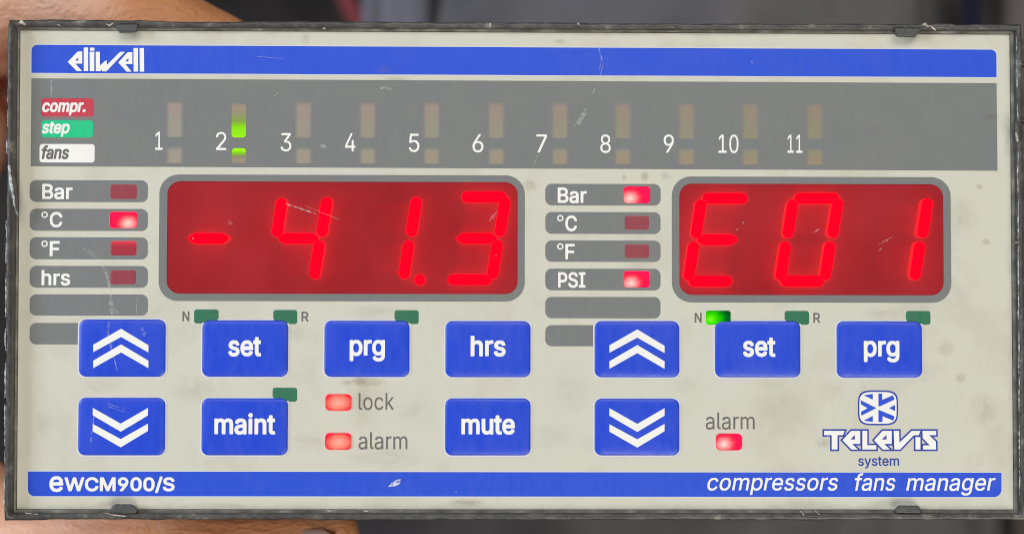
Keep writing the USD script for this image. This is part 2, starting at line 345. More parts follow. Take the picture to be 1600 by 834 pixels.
# side strip past the right edge of the frame
obj('side_strip', plate(Polygon([fp(1591, 60), fp(1612, 62), fp(1616, 806), fp(1596, 806)]), 2.0 * S, 0.004), M['frame'], DEV)
for y in (100, 188, 305, 342, 430, 462, 573, 640, 735):
    a = hull([(1595, y, 1), (1607, y + 2, 1)], 1.6)
    obj('strip_rib', a, M['frame'], DEV, smooth=40)

# printed bands
def band(name, x0, y0, x1, y1, r, m, edge=None):
    if edge:
        obj('pale_border', plate(rrect_shape(x0 - edge, y0 - edge, x1 + edge, y1 + edge, [q + edge if q else 0 for q in r]), -H1), M['white_edge'], DEV)
    return obj(name, plate(rrect_shape(x0, y0, x1, y1, r), -H2), m, DEV)
def quad_band(name, pts, r, m, edge=0.0):
    """As band, but each corner where the photograph has it."""
    g = Polygon([fp(*p) for p in pts])
    rr = [max(q, 0.3) for q in r]
    def rounded(g, rr, grow):
        c = np.array(g.exterior.coords)[:-1]; out = []
        for i in range(4):
            p, a, b = c[i], c[i - 1] - c[i], c[(i + 1) % 4] - c[i]
            a /= np.linalg.norm(a); b /= np.linalg.norm(b); q = rr[i] * S
            s, e = p + a * q, p + b * q; o = p + (a + b) * q
            for t in np.linspace(0, math.pi / 2, 8):
                out.append(o - b * q * math.cos(t) - a * q * math.sin(t))
        return Polygon(out).buffer(grow * S) if grow else Polygon(out)
    if edge: obj('pale_border', plate(rounded(g, rr, edge), -H1), M['white_edge'], DEV)
    return obj(name, plate(rounded(g, rr, 0), -H2), m, DEV)
TOPB = quad_band('header_band', [(49.4, 70.5), (1556.7, 78), (1557, 121), (49.2, 114.3)], (9, 9, 0, 0), M['blue'], 1.5)
STAT = quad_band('status_band', [(49.2, 122.8), (1557, 130.4), (1558.4, 266.8), (48.2, 259.8)], (0, 0, 0, 0), M['grey'])
BOTB = quad_band('footer_band', [(43.7, 736), (1564.6, 738), (1564.9, 775.8), (43.6, 774.4)], (0, 0, 12, 10), M['blue'], 1.5)
def text(parent, shape, m, h=H3, name='lettering', back=0.0, label=None):
    return obj(name, plate(shape, -h, back), m, parent, label=label)

# maker's lettering on the header band
def zp(x0, y0, s): return lambda pts: [fp(x0 + a / s, y0 + b / s) for a, b in pts]
z = zp(95, 65, 11.43)
logo = [Polygon(z([(128, 368), (300, 190), (322, 184), (382, 184), (382, 396), (258, 396), (378, 530), (288, 530)]), [z([(252, 345), (314, 285), (318, 350)])]),
        Polygon(z([(415, 112), (488, 112), (488, 530), (415, 530)])), Polygon(z([(525, 115), (600, 118), (600, 166), (525, 166)])), Polygon(z([(520, 190), (597, 190), (597, 531), (522, 531)])),
        Polygon(z([(628, 190), (698, 190), (700, 436), (798, 348), (822, 348), (822, 428), (1060, 192), (1142, 192), (815, 534), (742, 534), (738, 492), (712, 532), (630, 532)])),
        Polygon(z([(1030, 380), (1192, 202), (1215, 195), (1277, 195), (1277, 405), (1152, 405), (1262, 540), (1180, 540)]), [z([(1150, 355), (1212, 296), (1214, 360)])]),
        Polygon(z([(1303, 122), (1380, 122), (1380, 538), (1305, 538)])), Polygon(z([(1412, 122), (1486, 122), (1488, 540), (1415, 540)]))]
for g in logo: text(TOPB, g.buffer(0.15 * S), M['white'], name='letter')
# model lettering and line on the footer band
text(BOTB, word('e', 77.3, 99, 767.2, 31.5, 0.9), M['white'], name='letter')
text(BOTB, word('WCM900/S', 101, 273, 766.6, 21.6, 0.95), M['white'])
text(BOTB, word('compressors', 1105, 1309.4, 765.2, 26.0, 0.25, 0.20), M['white'])
text(BOTB, word('fans', 1335.5, 1399, 765.4, 26.0, 0.25, 0.20), M['white'])
text(BOTB, word('manager', 1415.8, 1555.6, 765.6, 26.0, 0.25, 0.20), M['white'])
# colour key tags
for nm, bx, m, tx, tm in (('red_tag', (64.4, 153.9, 146.6, 182.4), M['tag_red'], ('compr.', 66, 134, 175.5, 19.5), M['white']),
                          ('green_tag', (65, 188.4, 145.4, 215), M['tag_green'], ('step', 65.5, 109.3, 208.6, 19.5), M['white']),
                          ('white_tag', (62, 225.3, 148, 254), M['white'], ('fans', 65, 108, 248.5, 20.5), M['grey_text'])):
    t = obj(nm, plate(rrect_shape(*bx, 4.5), -0.00006), m, DEV)
    text(t, word(*tx[:3], tx[3], tx[4], 0.85, 0.2), tm, h=0.000085)

# numbered row of twin indicator slots
NUM = [('1', 242.5, 254.2, 234.4), ('2', 337.5, 353.6, 234.8), ('3', 438.6, 455.4, 236.4), ('4', 539, 555.5, 236.8), ('5', 639, 655.5, 237.4), ('6', 738.3, 755.5, 238),
       ('7', 838, 854.6, 238.4), ('8', 938, 954.2, 238.8), ('9', 1037, 1053, 238.8), ('10', 1122.5, 1153.8, 239), ('11', 1230.3, 1253.5, 239)]
SLOT = [273.2, 373.3, 474.3, 574.6, 674.5, 775.6, 875, 973.4, 1073, 1172.5, 1273]
def soft_edge(box, core=0.45):
    """Nodes for a film that thins out to nothing towards its sides and top: (nodes, links, output)."""
    (ax, az), (bx, bz) = fp(box[0], box[3]), fp(box[2], box[1])
    n = {'geo': ('geometry', {}), 'x': ('separate_xyz', {}),
         'ux': ('map_range', {'from_min': ax, 'from_max': bx, 'to_min': -1.0, 'to_max': 1.0, 'clamp': True}), 'axx': ('math', {'math_type': 'absolute'}),
         'ex': ('map_range', {'range_type': 'smoothstep', 'from_min': core, 'from_max': 1.0, 'to_min': 1.0, 'to_max': 0.0, 'clamp': True}),
         'ez': ('map_range', {'range_type': 'smoothstep', 'from_min': bz, 'from_max': bz - 9 * S, 'to_min': 0.0, 'to_max': 1.0, 'clamp': True}),
         'eb': ('map_range', {'range_type': 'smoothstep', 'from_min': az, 'from_max': az + 3.5 * S, 'to_min': 0.0, 'to_max': 1.0, 'clamp': True}),
         'ea': ('math', {'math_type': 'multiply'}), 'ef': ('math', {'math_type': 'multiply'})}
    l = [('geo.position', 'x.vector'), ('x.x', 'ux.value'), ('ux.result', 'axx.value1'), ('axx.value', 'ex.value'), ('x.z', 'ez.value'), ('x.z', 'eb.value'), ('ex.result', 'ea.value1'), ('ez.result', 'ea.value2'), ('ea.value', 'ef.value1'), ('eb.result', 'ef.value2')]
    return n, l
def slot_film(name, top, bottom, box):
    n, l = soft_edge(box)
    z0, z1 = fp(box[0], box[3])[1], fp(box[0], box[1])[1]
    n |= {'mr': ('map_range', {'from_min': z0, 'from_max': z1, 'clamp': True}), 'n': ('noise_texture', {'scale': 420.0, 'detail': 3.0}),
          'ma': ('math', {'math_type': 'multiply_add', 'value2': 1.2, 'value3': -0.6}), 'ad': ('math', {'math_type': 'add', 'use_clamp': True}), 'mx': ('mix', {'color1': bottom, 'color2': top}), 'mg': ('mix', {'color1': srgb(123, 126, 128)}), 'p': ('principled_bsdf', {'roughness': 0.45, 'specular_ior_level': 0.35})}
    l += [('x.z', 'mr.value'), ('geo.position', 'n.vector'), ('n.fac', 'ma.value1'), ('ma.value', 'ad.value1'), ('mr.result', 'ad.value2'), ('ad.value', 'mx.fac'), ('mx.color', 'mg.color2'), ('ef.value', 'mg.fac'), ('mg.color', 'p.base_color')]
    return mat(name, n, l)
def soft_slot(x0, y0, x1, y1, r):
    return rings(lambda ins: rrect_shape(x0 + ins, y0 + ins, x1 - ins, y1 - ins, max(r - ins, 0.5)), [(0, 0.000044), (0.8, 0.000048), (2.5, 0.00005)], 0.0)
for i, ((t, a, b, base), cx) in enumerate(zip(NUM, SLOT)):
    text(STAT, word(t, a, b, base, 28.2, 0.05), M['white'], name='numeral')
    dy = 2.6 * i / 10
    fade = i / 10.0
    u = (cx - 11.2, 162 + dy, cx + 11.2, 214.6 + dy); l = (cx - 11, 231.5 + dy, cx + 11, 255 + dy)
    if t != '2': u = (u[0] - 4, u[1] - 5, u[2] + 4, u[3] + 1.5); l = (l[0] - 4, l[1] - 4, l[2] + 4, l[3] + 1.5)
    z0u, z1u = fp(cx, u[3])[1], fp(cx, u[1])[1]; z0l, z1l = fp(cx, l[3])[1], fp(cx, l[1])[1]
    c1 = srgb(160 - 14 * fade, 144 - 12 * fade, 139 - 20 * fade); c2 = srgb(154 - 12 * fade, 152 - 12 * fade, 140 - 22 * fade); c3 = srgb(162 - 8 * fade, 151 - 12 * fade, 138 - 22 * fade)
    if t == '2':
        g = lambda nm, z0, z1, st, cs: mat(nm, {'geo': ('geometry', {}), 'x': ('separate_xyz', {}), 'mr': ('map_range', {'from_min': z0, 'from_max': z1, 'clamp': True}), 'r': ('rgb_ramp', {'ramp': st}),
                                            'r2': ('rgb_ramp', {'ramp': cs}), 'e': ('emission', {'strength': 1.0}), 'p': ('principled_bsdf', {'roughness': 0.45, 'specular_ior_level': 0.2}), 'a': ('add_closure', {})},
                                       [('geo.position', 'x.vector'), ('x.z', 'mr.value'), ('mr.result', 'r.fac'), ('mr.result', 'r2.fac'), ('r2.color', 'p.base_color'), ('r.color', 'e.color'), ('e.emission', 'a.closure1'), ('p.BSDF', 'a.closure2')], surface='a.closure')
        FB, FG = srgb(152, 138, 126), (0.07, 0.11, 0.004)
        obj('indicator_slot', soft_slot(*u, 5), g('lit_green_bar_slot', z0u, z1u, [(0, (0.34, 0.95, 0.0)), (0.08, (0.22, 0.74, 0.0)), (0.30, (0.20, 0.68, 0.0)), (0.48, (0.10, 0.22, 0.0)), (0.75, (0.03, 0.04, 0.0)), (1, (0.0, 0.0, 0.0))], [(0, FG), (0.35, FG), (0.8, FB), (1, FB)]), STAT, label='indicator slot glowing green at its lower end')
        obj('indicator_slot', soft_slot(*l, 5), g('lit_green_dot_slot', z0l, z1l, [(0, (0.0, 0.0, 0.0)), (0.45, (0.02, 0.05, 0.0)), (0.62, (0.12, 0.36, 0.0)), (0.8, (0.24, 0.78, 0.0)), (1, (0.36, 0.95, 0.0))], [(0, FB), (0.3, FB), (0.7, FG), (1, FG)]), STAT, label='indicator slot glowing green at its upper end')
    else:
        obj('indicator_slot', soft_slot(*u, 7), slot_film(f'bar_slot_film_{i}', c1, c2, u), STAT)
        obj('indicator_slot', soft_slot(*l, 8), slot_film(f'dot_slot_film_{i}', c2, c3, l), STAT)

# unit legends with their lamps
def lens(x0, y0, x1, y1, r, m, parent, name='lamp_lens', h=1.4, label=None):
    return obj(name, rings(lambda ins: rrect_shape(x0 + ins, y0 + ins, x1 - ins, y1 - ins, max(r - ins, 0.4)), [(0, H2), (0.5, 0.5 * h * S), (1.8, 0.85 * h * S), (4, h * S)], 0.00005, 0.0), m, parent, smooth=45, label=label)
def red_glow(name, x0, y0, x1, y1, die, strength=1.0, hot=1.0, spread=1.0):
    c = P((x0 + x1) / 2, (y0 + y1) / 2)
    return glow(name, c, (0.62 * (x1 - x0) * S * spread, 0.75 * (y1 - y0) * S * spread), [(0.0, (2.2, 0.012, 0.10)), (0.22, (1.0, 0.012, 0.07)), (0.42, (1.0, 0.05, 0.10)), (0.62, (1.0, 0.26, 0.27)), (0.85, (1.05, 0.55, 0.50)), (1.0, (1.1, 0.72 * hot, 0.66 * hot))], strength, die)
LEG = [(46.5, 231, [(281.8, 315.7, 'Bar', 66, 113.5, 311, 23.5, (172.5, 288, 214, 311), None), (326.4, 360.7, '\u00b0C', 65, 97.4, 355, 23.5, (171.5, 331, 214.5, 356.5), (0.30, -0.25)), (370.8, 405, '\u00b0F', 65, 93.4, 400.2, 23.5, (173, 376.5, 213.5, 399), 'top'),
                    (415.4, 449.3, 'hrs', 65, 109.8, 445.4, 24.0, (172.5, 422, 212.5, 444), None), (459.8, 492.8, None), (504.4, 537.8, None)]),
       (852, 1032, [(287.5, 321, 'Bar', 871.5, 917, 317, 24, (974.6, 291.5, 1015.6, 317.7), (-0.42, -0.25)), (331.5, 365.4, '\u00b0C', 870.5, 901.4, 361, 24, (976, 337, 1014, 359), None), (375.8, 409, '\u00b0F', 870.5, 898, 405, 24, (976, 381.5, 1014, 403.3), None),
                    (419.8, 453.4, 'PSI', 872, 914.8, 449.2, 24, (974.6, 423.6, 1015.2, 449), (-0.36, -0.28)), (463.8, 497, None), (507.8, 540.7, None)])]
k = 0
for x0, x1, rows in LEG:
    for row in rows:
        lg = obj('unit_legend', plate(rrect_shape(x0, row[0], x1, row[1], 10), -H2), M['grey'], DEV, label='blank grey legend strip' if row[2] is None else None)
        if row[2] is None: continue
        y0, y1, t, a, b, base, cap, lb, lit = row
        if t[0] == '\u00b0':
            r = Point(*fp(a + 4.9, base - cap + 4.0)).buffer(5.0 * S); r = r.difference(Point(*fp(a + 4.9, base - cap + 4.0)).buffer(2.9 * S))
            text(lg, r, M['white'], name='degree_sign')
            text(lg, word(t[1], a + 12.8, b, base, cap, 0.7), M['white'])
        else:
            text(lg, word(t, a, b, base, cap, 0.7), M['white'])
        k += 1
        if isinstance(lit, tuple):
            lens(*lb, 5, red_glow(f'lit_red_lens_{k}', *lb, lit), lg, h=2.2, label='brightly lit red lamp lens')
        elif lit == 'top':
            c = P(193, 376)
            m = mat('half_lit_red_lens', {'geo': ('geometry', {}), 'x': ('separate_xyz', {}), 'mr': ('map_range', {'from_min': fp(193, 398)[1], 'from_max': fp(193, 377)[1], 'clamp': True}), 'r': ('rgb_ramp', {'ramp': [(0, (0, 0, 0)), (0.55, (0.02, 0, 0.001)), (0.85, (0.25, 0.0, 0.01)), (1, (0.5, 0.01, 0.03))]}),
                                          'e': ('emission', {'strength': 1.0}), 'p': ('principled_bsdf', {'base_color': srgb(165, 50, 66), 'roughness': 0.4}), 'a': ('add_closure', {})},
                    [('geo.position', 'x.vector'), ('x.z', 'mr.value'), ('mr.result', 'r.fac'), ('r.color', 'e.color'), ('e.emission', 'a.closure1'), ('p.BSDF', 'a.closure2')], surface='a.closure')
            lens(*lb, 4, m, lg, h=0.8, label='red lamp lens faintly lit along its top')
        else:
            lens(*lb, 4, M['lamp_red_off'], lg, h=0.8)

# displays: grey surround, red film, seven-segment digits behind it
def segs(xl, yg, w, on):
    sl = 0.155; xr = xl + 70
    X = lambda x, y: (x + (yg - y) * sl, y)
    ya, yd = yg - 64.5, yg + 64.5
    L = lambda p, q: LineString([fp(*p, w), fp(*q, w)]).buffer(8.6 * S, quad_segs=6)
    def diag(x, y0, y1, c0=1.0, c1=1.0): return L(X(x, y0), X(x, y1))
    d = {'a': L(X(xl + 10.5, ya), X(xr - 6.5, ya)), 'd': L(X(xl + 9, yd), X(xr - 10.5, yd)),
         'b': diag(xr + 0.5, ya + 8.5, yg - 11.5), 'c': diag(xr - 1, yg + 11.5, yd - 10), 'f': diag(xl + 0.5, ya + 10.5, yg - 11), 'e': diag(xl - 0.5, yg + 11.5, yd - 9)}
    g = Polygon([fp(*q, w) for q in ((xl + 0.5, yg), (xl + 14, yg - 8), (xr - 14, yg - 8), (xr + 0.5, yg), (xr - 14, yg + 8), (xl + 14, yg + 8))])
    d['g'] = g.buffer(-4 * S).buffer(4.6 * S, quad_segs=5)
    u = []
    cut = {'a': 'bf', 'd': 'ec', 'g': 'bcef'}
    for hkey in 'adg':
        for o in cut[hkey]:
            if o in on and hkey in on: d[hkey] = d[hkey].difference(d[o].buffer(0.35 * S))
    return d
for wi, wd in enumerate(WIN):
    ring = rrect_shape(*wd['outer'], 30).difference(rrect_shape(*wd['inner'], 20))
    disp = obj('display', plate(ring, -H2, 0.0002), M['grey'], DEV, label='wide red display reading -41.3 in a grey surround' if wi == 0 else 'narrower red display reading E01 in a grey surround')
    obj('red_window', plate(rrect_shape(*wd['inner'], 20), 0.00003, 0.00016), M['pane'], disp)
    W = 0.0
    x0, y0, x1, y1 = wd['inner']
    obj('display_board', plate(rrect_shape(x0 - 12, y0 - 12, x1 + 12, y1 + 12, 4, 14), 17 * S, 20 * S), M['board'], disp)
    for xl, on, dot in wd['digits']:
        d = segs(xl, wd['yg'], W, on)
        for kk in 'abcdefg':
            if d[kk].is_empty: continue
            if kk in on: obj('lit_segment', plate(d[kk], 0.000027, 13.0 * S), M['segment_on'], disp)
            else: obj('unlit_segment', plate(d[kk], 15.6 * S, 16.9 * S), M['segment_off'], disp)
        if dot: obj('decimal_point', plate(Point(*fp(656, 437, W)).buffer(8.4 * S), 0.000027, 13 * S), M['segment_on'], disp)

# small green lamps beside the keys
def green_lamp(x0, y0, x1, y1, lit=False):
    if lit:
        c = P((x0 + x1) / 2, (y0 + y1) / 2)
        m = glow('lit_green_lens', c, (0.75 * (x1 - x0) * S, 1.0 * (y1 - y0) * S), [(0.0, (0.0, 0.09, 0.012)), (0.2, (0.0, 0.20, 0.015)), (0.45, (0.01, 0.52, 0.0)), (0.75, (0.06, 0.85, 0.0)), (1.0, (0.2, 1.0, 0.02))], 1.0, (-0.42, -0.1))
        return lens(x0, y0, x1, y1, 4, m, DEV, name='green_lamp', h=2.0, label='brightly lit green lamp')
    return lens(x0, y0, x1, y1, 4, M['lamp_green_off'], DEV, name='green_lamp', h=0.7)
for q in ((303.3, 483.2, 341.6, 505), (427, 484, 464.3, 506), (616.5, 484.5, 654.2, 506), (1226, 485.5, 1264, 507), (1415.6, 485.6, 1453.6, 507), (426, 605.4, 464.2, 627)):
    green_lamp(*q)
green_lamp(1103, 485.2, 1141.6, 507, True)
for t, a, b, base in (('N', 285, 295.8, 501.7), ('R', 471, 482, 502.2), ('N', 1085.5, 1096.3, 503.8), ('R', 1270.8, 1281.4, 504)):
    text(DEV, word(t, a, b, base, 15.4, 0.35), M['grey_text'], name='lamp_letter', h=H2)
# red lamps with words
for lb, die, tx, hh in (((508.5, 615.5, 549.5, 641), (0.0, 0.0), ('lock', 560.3, 615.6, 639.6, 26), 3.0), ((508, 676, 549.3, 702), (0.05, -0.05), ('alarm', 560.3, 636.4, 701, 26.4), 3.0), ((1118.5, 677, 1159.3, 703), (-0.32, -0.12), ('alarm', 1102.8, 1179.2, 670, 26), 3.0)):
    k += 1
    c = P((lb[0] + lb[2]) / 2, (lb[1] + lb[3]) / 2)
    if lb[0] < 600:
        m = glow(f'lit_red_lens_{k}', c, (0.64 * 41 * S, 0.66 * 26 * S), [(0.0, (2.6, 0.02, 0.09)), (0.16, (0.95, 0.02, 0.05)), (0.30, (1.0, 0.10, 0.09)), (0.5, (1.05, 0.24, 0.18)), (0.75, (1.1, 0.34, 0.25)), (1.0, (1.12, 0.46, 0.36))], 1.0, die)
    else:
        m = red_glow(f'lit_red_lens_{k}', *lb, die, 1.0, 1.1, 1.0)
    lens(*lb, 7, m, DEV, name='red_lamp', h=hh, label='lit red lamp below the word alarm' if lb[0] > 600 else 'lit red lamp before the word ' + tx[0])
    text(DEV, word(*tx, 0.0), M['grey_text'], name='lamp_word', h=H2)

# keys
KEYH = 4.6
def key(x0, y0, x1, y1, shapes):
    obj('pale_border', plate(rrect_shape(x0 - 2.4, y0 - 2.4, x1 + 2.4, y1 + 2.4, 12), -0.00006), M['white_edge'], DEV)
    kmesh = rings(lambda ins: rrect_shape(x0 + ins, y0 + ins, x1 - ins, y1 - ins, max(11 - 0.55 * ins, 2.0), n=6), [(0, 0.0001), (0.35, 1.5 * S), (1.3, 2.5 * S), (3.2, 3.2 * S), (6.5, 3.75 * S), (11, 4.2 * S), (17, 4.5 * S), (22, KEYH * S)], 0.00005)
    kp = obj('key', kmesh, M['key_blue'], DEV, smooth=60)
    for nm, g in shapes: obj(nm, plate(g, -(KEYH + 0.25) * S, -(KEYH - 0.8) * S), M['white'], kp)
def chevrons(cx, cy, upward):
    zz = [[(-43.5, -29.5), (0, -5), (42.5, -29.5), (42.5, -17.8), (0, 7.5), (-43.5, -17.8)], [(-43.5, -4.5), (0, 19), (42.5, -5), (42.5, 6.3), (0, 31.8), (-43.5, 7)]]
    s = -1 if upward else 1
    return [('chevron', Polygon([fp(cx + a, cy + s * b) for a, b in q])) for q in zz]
L_ = lambda *a: [('lettering', word(*a))]
key(124, 499, 259, 588, chevrons(190.8, 545, True))
key(316.2, 500.3, 450.3, 588, L_('set', 358, 409, 555.6, 32, 1.15))
key(507, 501, 640, 588.3, L_('prg', 547, 602, 555, 32, 1.15))
key(696, 501.5, 829, 588.8, L_('hrs', 735.5, 790, 555.8, 32, 1.15))
key(929, 501.5, 1061.3, 589, chevrons(995.2, 546, True))
key(1117, 501.5, 1250.3, 589, L_('set', 1160, 1210.5, 556.4, 32, 1.15))
key(1307, 502, 1440.4, 589.5, L_('prg', 1348.3, 1403.6, 556.4, 32, 1.15))
key(122.6, 621, 258.2, 710.6, chevrons(190.2, 665.8, False))
key(315.3, 621.8, 450, 710.6, L_('maint', 336, 431, 677.2, 32, 1.15))
key(695.6, 622, 829, 710.8, L_('mute', 721, 804.6, 677.4, 32, 1.15))
key(929, 622.5, 1061.3, 710.8, chevrons(995.2, 666.2, False))

# system emblem and lettering
z = zp(1270, 600, 6.176)
def superell(x0, y0, x1, y1, n=4.2):
    cx, cy, a, b = (x0 + x1) / 2, (y0 + y1) / 2, (x1 - x0) / 2, (y1 - y0) / 2
    return Polygon(z([(cx + a * np.sign(math.cos(t)) * abs(math.cos(t)) ** (2 / n), cy + b * np.sign(math.sin(t)) * abs(math.sin(t)) ** (2 / n)) for t in np.linspace(0, 2 * math.pi, 64, endpoint=False)]))
EMB = obj('emblem', plate(superell(435, 58, 822, 395), -H1), M['blue_text'], DEV)
obj('emblem_field', plate(superell(449, 74, 808, 380), -H2, 0), M['white'], EMB)
for q in ([(488, 106), (578, 92), (578, 146)], [(490, 350), (578, 304), (578, 362)], [(735, 228), (792, 198), (792, 258)], [(462, 152), (612, 228), (468, 302), (464, 264), (528, 230), (464, 194)],
          [(632, 90), (668, 90), (668, 150), (772, 106), (788, 146), (645, 212), (632, 212)], [(632, 244), (788, 308), (776, 350), (672, 306), (672, 362), (632, 362)]):
    obj('emblem_ray', plate(Polygon(z(q)), -H3, 0), M['blue'], EMB)
tv = [Polygon(z([(108, 447), (308, 447), (290, 490), (238, 490), (238, 628), (182, 628), (182, 490), (108, 490)])),
      Polygon(z([(285, 538), (370, 447), (457, 447), (457, 574), (380, 574), (436, 628), (372, 628)]), [z([(362, 531), (405, 488), (406, 531)])]),
      Polygon(z([(477, 447), (525, 447), (525, 586), (612, 586), (612, 628), (477, 628)])),
      Polygon(z([(590, 538), (672, 447), (762, 447), (762, 574), (690, 574), (745, 628), (675, 628)]), [z([(665, 531), (710, 488), (711, 531)])]),
      Polygon(z([(780, 447), (832, 447), (836, 560), (955, 447), (1038, 447), (1022, 490), (975, 490), (842, 628), (785, 628)])),
      Polygon(z([(990, 508), (1038, 508), (1038, 628), (990, 628)])),
      Polygon(z([(1058, 447), (1190, 447), (1190, 490), (1122, 490), (1188, 552), (1190, 628), (1062, 628), (1062, 588), (1128, 588), (1060, 518)]))]
OUT = obj('lettering_outline', plate(unary_union([g.buffer(2.5 * S, join_style=2) for g in tv]), -H1), M['blue_text'], DEV)
for g in tv: text(OUT, g.buffer(-0.1 * S), M['white'], H2, name='letter')
text(DEV, word('system', 1341.2, 1404.8, 726.9, 15.2, 0.25), M['blue_text'], H2, name='system_lettering')

# wear on the sheet: scratches and grime
def scratch(pts, wd, h=0.00011, n=1, spread=0.0):
    ln = []
    for i in range(n):
        o = RNG.normal(0, spread, 2) if n > 1 else (0, 0)
        q = [(a + o[0] + RNG.normal(0, 0.4), b + o[1] + RNG.normal(0, 0.4)) for a, b in pts]
        dense = []
        for a, b in zip(q[:-1], q[1:]):
            for t in np.linspace(0, 1, 4, endpoint=False): dense.append((a[0] + (b[0] - a[0]) * t + RNG.normal(0, .25), a[1] + (b[1] - a[1]) * t + RNG.normal(0, .25)))
        dense.append(q[-1])
        ln.append(LineString([fp(*p) for p in dense]).buffer(wd * S * 0.7, quad_segs=2))
    obj('scratch', plate(unary_union(ln), -h, -h + 0.00001), M['scratch'], DEV)
scratch([(130, 389), (142, 397), (154, 404)], 0.9, n=2, spread=1)
scratch([(157, 408), (164, 424), (168, 440), (171, 458), (174, 478), (183, 490)], 1.1, n=3, spread=1.6)
scratch([(171, 470), (173, 484), (176, 490)], 1.6, n=2, spread=1.5)
scratch([(216, 455), (214, 476), (213, 490)], 0.8)
scratch([(933, 133), (924, 148)], 1.0); scratch([(914, 172), (907, 186), (903, 192)], 2.0, n=3, spread=1.0); scratch([(903, 192), (893, 203)], 0.8)
scratch([(840, 243), (834, 263)], 1.2); scratch([(940, 82), (944, 98), (940, 118)], 1.0, n=2, spread=2)
scratch([(1175, 97), (1176, 98)], 2.0); scratch([(402, 90), (425, 91), (442, 93)], 0.7)
scratch([(596, 138), (604, 137), (610, 140)], 3.0); scratch([(501, 228), (508, 230)], 2.2, n=2, spread=1.5); scratch([(428, 150), (433, 146)], 1.0, n=2, spread=1.5)
scratch([(450, 318), (470, 325), (492, 332)], 0.9, n=5, spread=2.5); scratch([(478, 323), (530, 343)], 0.6); scratch([(766, 342), (772, 331)], 0.9, n=3, spread=2)
scratch([(1272, 364), (1280, 359)], 1.2, n=2, spread=1); scratch([(1378, 381), (1392, 375)], 0.7, n=2, spread=1.5); scratch([(1373, 391), (1376, 389)], 1.5); scratch([(1151, 358), (1152, 359)], 1.8); scratch([(1161, 348), (1162, 348)], 1.4)
scratch([(774, 398), (775, 398)], 1.6); scratch([(355, 346), (362, 352)], 0.7, n=2, spread=1.5); scratch([(301, 372), (302, 373)], 1.2)
obj('scratch', plate(poly([(606, 760), (612, 753), (620, 748.5), (627, 748), (625, 755), (617, 759.5)]), -0.00011, -0.0001), M['fleck'], DEV)
scratch([(549, 774), (552, 790)], 1.0); scratch([(712, 768), (713, 769)], 1.2); scratch([(283, 584), (288, 590)], 3.0, n=2, spread=1.0)
scratch([(84, 128), (85, 146)], 1.2, n=3, spread=3); scratch([(769, 602), (778, 612)], 0.7); scratch([(1314, 620), (1306, 650), (1290, 690)], 1.2)
for q, hh in (([(172, 504), (170, 518), (175, 540), (186, 578)], KEYH), ([(222, 512), (228, 524)], KEYH), ([(150, 640), (145, 690)], KEYH), ([(170, 632), (195, 640)], KEYH)):
    scratch(q, 0.8, (hh + 0.1) * S, n=2, spread=1.0)
def smudge(px, py, rx, ry, color, dens, seed, h=0.000095):
    c = P(px, py)
    m = mat(f'grime_{seed}', {'geo': ('geometry', {}), 'mp': ('mapping', {'scale': (1 / (rx * S), 0.0, 1 / (ry * S)), 'location': (-c[0] / (rx * S), 0.0, -c[2] / (ry * S))}), 'g': ('gradient_texture', {'gradient_type': 'spherical'}),
                              'ml': ('mapping', {'scale': (1 / (rx * S), 0.0, 1 / (ry * S)), 'location': (seed * 3.1, 0, seed * 1.7)}), 'n': ('noise_texture', {'scale': 1.6, 'detail': 6.0, 'roughness': 0.7, 'distortion': 0.5}),
                              'r': ('rgb_ramp', {'ramp': [(0.30, (0, 0, 0)), (0.80, (1, 1, 1))]}), 'm1': ('math', {'math_type': 'multiply'}), 'm2': ('math', {'math_type': 'multiply', 'value2': dens * 0.46, 'use_clamp': True}),
                              't': ('transparent_bsdf', {'color': (1, 1, 1)}), 'd': ('diffuse_bsdf', {'color': color}), 'mx': ('mix_closure', {})},
            [('geo.position', 'mp.vector'), ('mp.vector', 'g.vector'), ('geo.position', 'ml.vector'), ('ml.vector', 'n.vector'), ('n.fac', 'r.fac'), ('r.color', 'm1.value1'), ('g.fac', 'm1.value2'), ('m1.value', 'm2.value1'), ('m2.value', 'mx.fac'), ('t.BSDF', 'mx.closure1'), ('d.BSDF', 'mx.closure2')], surface='mx.closure')
    el = affinity.scale(Point(c[0], c[2]).buffer(S, quad_segs=8), rx, ry)
    g = plate(el, -h, -h + 0.000008); g.update_faces(g.face_normals[:, 1] < -0.9); g.remove_unreferenced_vertices()   # a film of dirt: one layer
    obj('grime', g, m, DEV)
BR, GY = (0.24, 0.165, 0.105), (0.33, 0.30, 0.24)
